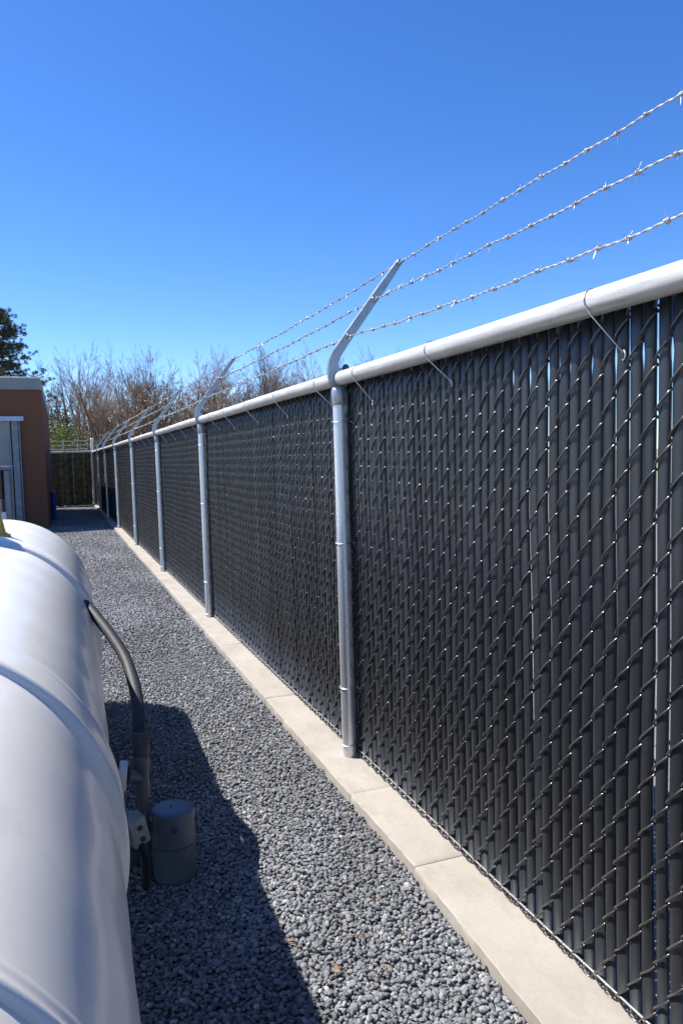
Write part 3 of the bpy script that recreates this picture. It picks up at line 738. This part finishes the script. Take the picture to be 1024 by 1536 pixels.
CAMR = math.radians(20.4695044)
def from_px(px, dist):            # ground point at a picture column, given a distance ahead (placement aid when laying out the wood)
    a = CAMR+math.atan((px-512)/1145.); return dist*math.sin(a)/math.cos(a-CAMR), dist*math.cos(a)/math.cos(a-CAMR)
def top_h(px, py, dist):
    hor = 697.5-.0285*px
    return CAMZ+(hor-py)/1145.*dist
desc = ['tall slender', 'broad reddish', 'forked grey', 'spreading', 'many stemmed']
layout = [  # px, py of crown top, dist, proto
 (62, 552, 40, 0), (98, 548, 46, 3), (120, 538, 43, 2), (148, 545, 48, 0), (178, 546, 40, 1), (205, 549, 44, 4), (236, 556, 47, 0),
 (262, 541, 41, 2), (283, 540, 45, 3), (306, 546, 49, 4), (334, 547, 44, 1), (362, 550, 50, 3), (392, 545, 42, 2), (416, 535, 45, 0), (438, 537, 48, 4),
 (466, 545, 52, 1), (500, 540, 50, 3), (536, 545, 54, 0), (556, 548, 50, 1), (590, 548, 46, 4), (612, 556, 48, 1), (640, 548, 52, 3)]
for i, (px, py, dist, k) in enumerate(layout):
    x, y = from_px(px, dist); a, b, hz = protos[k]; s = top_h(px, py, dist)/hz
    where = next(w_ for lim, w_ in ((100, 'just right of the building'), (152, 'above the far end fence'), (200, 'above the fence corner'), (320, 'behind the distant leaning arms'), (505, 'left of the near leaning arm'), (9999, 'above the right hand rail')) if px < lim)
    tr = thing('bare_tree', 'leafless tree', 'tree', (x, y, 0), 'leafless trees in the wood beyond the fences')
    ordn = ['leftmost', 'second', 'third', 'fourth', 'fifth', 'sixth', 'seventh', 'eighth', 'ninth', 'tenth', 'eleventh', 'twelfth', 'thirteenth', 'fourteenth', 'fifteenth', 'sixteenth', 'seventeenth', 'eighteenth', 'nineteenth', 'twentieth', 'twenty-first', 'twenty-second', 'rightmost'][i]
    tr['label'] = '%s leafless tree, %s %s' % (desc[k], ordn+(' from left' if 0 < i < 22 else ''), where)
    tr.scale = (s*.95, s*.95, s); tr.rotation_euler = (0, 0, i*1.7)
    for nm, me in (('trunk', a), ('crown', b)):
        o = bpy.data.objects.new(nm, me); C.objects.link(o); o.parent = tr

def leaf_cloud(name, centers, radii, count, size, mt, parent, seed, squash=1.0):
    r = np.random.default_rng(seed); c = np.array(centers); rd = np.array(radii)
    w = rd**2/(rd**2).sum(); idx = r.choice(len(c), count, p=w)
    d = r.normal(size=(count, 3)); d /= np.linalg.norm(d, axis=1, keepdims=True)
    P = c[idx]+d*(rd[idx]*r.uniform(.35, 1.0, count)**.6)[:, None]*np.array([1, 1, squash])
    u = r.normal(size=(count, 3)); u /= np.linalg.norm(u, axis=1, keepdims=True); v = np.cross(u, r.normal(size=(count, 3))); v /= np.linalg.norm(v, axis=1, keepdims=True)
    s = size*r.uniform(.6, 1.4, count)[:, None]
    V = np.stack([P-u*s, P+v*s*.5, P+u*s, P-v*s*.5], 1).reshape(-1, 3); F = np.arange(count*4).reshape(-1, 4)
    return np_mesh(name, V, quads=F, mat=mt, parent=parent)
# shrubs and leafy trees at the wood's edge
def shrub(px, py, dist, width, mt, label, seed, dens=2600, size=.07, name='shrub', cat='shrub', squash=1.0):
    x, y = from_px(px, dist); H = top_h(px, py, dist); r = random.Random(seed)
    t_ = thing(name, label, cat, (x, y, 0))
    segs = []; cen = []; rad = []
    for k in range(14):
        a = r.uniform(0, 2*PI); q = r.uniform(.1, 1)*width*.5; z = H*r.uniform(.35, .9)
        e = (q*math.cos(a), q*math.sin(a)*.7, z); segs.append(((0, 0, 0), tuple(.45*v for v in e), .05, .035)); segs.append((tuple(.45*v for v in e), e, .035, .012))
        cen.append(e); rad.append(H*r.uniform(.10, .22))
    segs_mesh('stem', segs, 5, M_bark, t_); leaf_cloud('crown', cen, rad, dens, size, mt, t_, seed, squash)
shrub(92, 632, 37, 1.5, M_yelgr, 'yellow green bush above the far fence beside the building', 1, 2600, .05)
shrub(116, 640, 38, 1.2, M_yelgr, 'low olive bush right of the yellow green bush beyond far fence', 2, 1800, .05)
shrub(96, 606, 46, 2.4, M_dkgr, 'dark evergreen tree among bare trunks just right of the building', 3, 2200, .07, 'evergreen_tree', 'tree')
shrub(165, 612, 50, 2.0, M_dkgr, 'small dark evergreen standing between bare trees left of fence corner', 4, 1500, .07, 'evergreen_tree', 'tree')
shrub(238, 584, 40, 3.2, M_dead, 'tree with clinging brown dead leaves behind the barbed wire arms', 5, 4200, .055, 'leafy_tree', 'tree')
shrub(203, 600, 43, 2.2, M_dead, 'smaller brown leaved tree left of the clinging brown tree', 6, 1900, .05, 'leafy_tree', 'tree')
shrub(285, 596, 44, 2.6, M_dead, 'brown leaved tree right of the clinging brown tree near second arm', 7, 2200, .05, 'leafy_tree', 'tree')
# far-off wood that reads as one mass
r = np.random.default_rng(5); segs = []
for k in range(1300):
    px = r.uniform(40, 760); d = r.uniform(55, 78); x, y = from_px(px, d); h = top_h(px, 618+r.normal(0, 14)-(px-100)*.07, d)*r.uniform(.55, 1); lean = r.normal(0, .6, 2)
    p0 = np.array([x, y, 0.]); p1 = np.array([x+lean[0], y+lean[1], h]); segs.append((tuple(p0), tuple(p1), .07, .015))
    for j in range(7):
        u = r.uniform(.25, .95); q = p0+(p1-p0)*u; e = q+np.array([r.normal(0, .9), r.normal(0, .9), r.uniform(.4, 1.7)]); segs.append((tuple(q), tuple(e), .026, .009))
fw_ = segs_mesh('distant_wood', segs, 3, M_twig, None); tag(fw_, 'brown grey leafless wood forming a low mass behind the single trees', 'wood', kind='stuff')
r = random.Random(9); cen = []; rad = []
for k in range(120):
    px = r.uniform(60, 700); d = r.uniform(44, 60); x, y = from_px(px, d); cen.append((x, y, r.uniform(.3, 1.6))); rad.append(r.uniform(.8, 1.6))
us = leaf_cloud('undergrowth', cen, rad, 26000, .10, M_dead, None, 12); tag(us, 'brown brushy undergrowth along the foot of the wood', 'undergrowth', kind='stuff')

# pine
x, y = from_px(3, 34); H = top_h(10, 462, 34)
pt = thing('pine_tree', 'tall dark green pine with layered branches rising behind the building', 'tree', (x, y, 0))
r = random.Random(4); segs = []; cen = []; rad = []
tp = [Vector((0, 0, 0)), Vector((.05, 0, H*.3)), Vector((-.05, 0, H*.55)), Vector((.10, 0, H*.8)), Vector((.25, 0, H*.97))]
tr_ = [.17, .14, .11, .06, .02]
for i in range(4): segs.append((tuple(tp[i]), tuple(tp[i+1]), tr_[i], tr_[i+1]))
def tpos(z):
    for i in range(4):
        if tp[i].z <= z <= tp[i+1].z: return tp[i].lerp(tp[i+1], (z-tp[i].z)/(tp[i+1].z-tp[i].z))
    return tp[-1]
cx_, sx_ = math.cos(CAMR), -math.sin(CAMR)      # picture-right direction on the ground: the photographed limbs reach that way
tiers = [(.50, 2.05, 0), (.54, 1.5, .8), (.565, 1.95, -.4), (.60, 1.75, .3), (.64, 1.9, -.2), (.665, 1.2, 1.0), (.70, .8, 0), (.745, 1.15, .4), (.775, 1.25, -.3), (.80, .9, .9), (.85, .85, -.1), (.88, .7, .6), (.91, .55, -.6), (.95, .35, .2)]
br_l = []
for (fz, ln, az) in tiers:
    br_l.append((fz, ln, az)); 
    for q in range(4): br_l.append((fz+r.uniform(-.02, .02), ln*r.uniform(.6, 1.05), az+PI*.5*(q+1)-.6+r.uniform(-.5, .5)))
for fz, ln, az in br_l:
    ln *= 1.3
    b0 = tpos(H*fz-.25*ln); ca, sa = math.cos(az), math.sin(az); dx, dy = cx_*ca-sx_*sa, sx_*ca+cx_*sa
    p = b0.copy(); n = 5; rise = r.uniform(.15, .32)
    for k in range(n):
        q = b0+Vector((dx*ln*(k+1)/n, dy*ln*(k+1)/n, ln*rise*((k+1)/n)**.8+r.uniform(-.04, .04))); segs.append((tuple(p), tuple(q), .045*(1-k/n)+.010, .045*(1-(k+1)/n)+.008)); 
        if k >= 1:
            for m_ in range(5):
                e = q+Vector((r.gauss(0, .20), r.gauss(0, .20), r.uniform(-.02, .24))); segs.append((tuple(q), tuple(e), .010, .006)); cen.append(tuple(e)); rad.append(r.uniform(.085, .15))
        p = q
segs_mesh('trunk', segs, 6, M_pbark, pt)
# needle tufts: thin radiating blades
rr_ = np.random.default_rng(8); c = np.array(cen); rd = np.array(rad); per = 46; n = len(c)*per
idx = np.repeat(np.arange(len(c)), per); d = rr_.normal(size=(n, 3)); d[:, 2] += .35; d /= np.linalg.norm(d, axis=1, keepdims=True)
side = np.cross(d, rr_.normal(size=(n, 3))); side /= np.linalg.norm(side, axis=1, keepdims=True)
L0 = rd[idx]*rr_.uniform(.1, .3, n); L1 = rd[idx]*rr_.uniform(.8, 1.3, n); w = .0085
V = np.stack([c[idx]+d*L0[:, None]-side*w, c[idx]+d*L0[:, None]+side*w, c[idx]+d*L1[:, None]], 1).reshape(-1, 3)
np_mesh('crown', V, tris=np.arange(n*3).reshape(-1, 3), mat=M_need, parent=pt)

# ------------------------------------------------------------------ light
PHI = math.radians(36); ELEV = math.radians(54)
trav = Vector((math.cos(PHI)*math.cos(ELEV), -math.sin(PHI)*math.cos(ELEV), -math.sin(ELEV)))
sun = bpy.data.lights.new('sun', 'SUN'); sun.energy = 5.0; sun.angle = math.radians(.53); sun.color = (1.0, .955, .89)
so = bpy.data.objects.new('sun', sun); C.objects.link(so); so.rotation_euler = trav.to_track_quat('-Z', 'Y').to_euler(); so.location = (-6, 5, 12)
w = bpy.data.worlds.new('World'); scene.world = w; w.use_nodes = True
wt = w.node_tree; bg = wt.nodes['Background']
sky = wt.nodes.new('ShaderNodeTexSky'); sky.sky_type = 'NISHITA'; sky.sun_disc = False
sky.sun_elevation = ELEV; sky.sun_rotation = math.atan2(-trav.x, -trav.y); sky.air_density = .68; sky.dust_density = .15; sky.ozone_density = 3.0; sky.altitude = 0
hs = wt.nodes.new('ShaderNodeHueSaturation'); hs.inputs['Saturation'].default_value = 1.27; hs.inputs['Hue'].default_value = .509
wt.links.new(sky.outputs['Color'], hs.inputs['Color']); wt.links.new(hs.outputs['Color'], bg.inputs['Color'])
bg.inputs['Strength'].default_value = .126

# ------------------------------------------------------------------ camera
yaw, pit, rol = .35726, -.0742, -.0284
cy, sy = math.cos(yaw), math.sin(yaw)
fwv = Vector((sy*math.cos(pit), cy*math.cos(pit), math.sin(pit))); rt = Vector((cy, -sy, 0)); up = rt.cross(fwv)
r2 = rt*math.cos(rol)+up*math.sin(rol); u2 = -rt*math.sin(rol)+up*math.cos(rol)
cam = bpy.data.cameras.new('camera'); co = bpy.data.objects.new('camera', cam); C.objects.link(co)
co.matrix_world = Matrix(((r2.x, u2.x, -fwv.x, 0), (r2.y, u2.y, -fwv.y, 0), (r2.z, u2.z, -fwv.z, CAMZ), (0, 0, 0, 1)))
cam.sensor_fit = 'VERTICAL'; cam.sensor_height = 36; cam.lens = 1145.2/1536*36; cam.clip_start = .02; cam.clip_end = 1500
scene.camera = co
vs_ = scene.view_settings; vs_.view_transform = 'Standard'; vs_.look = 'None'; vs_.exposure = .93; vs_.gamma = 1
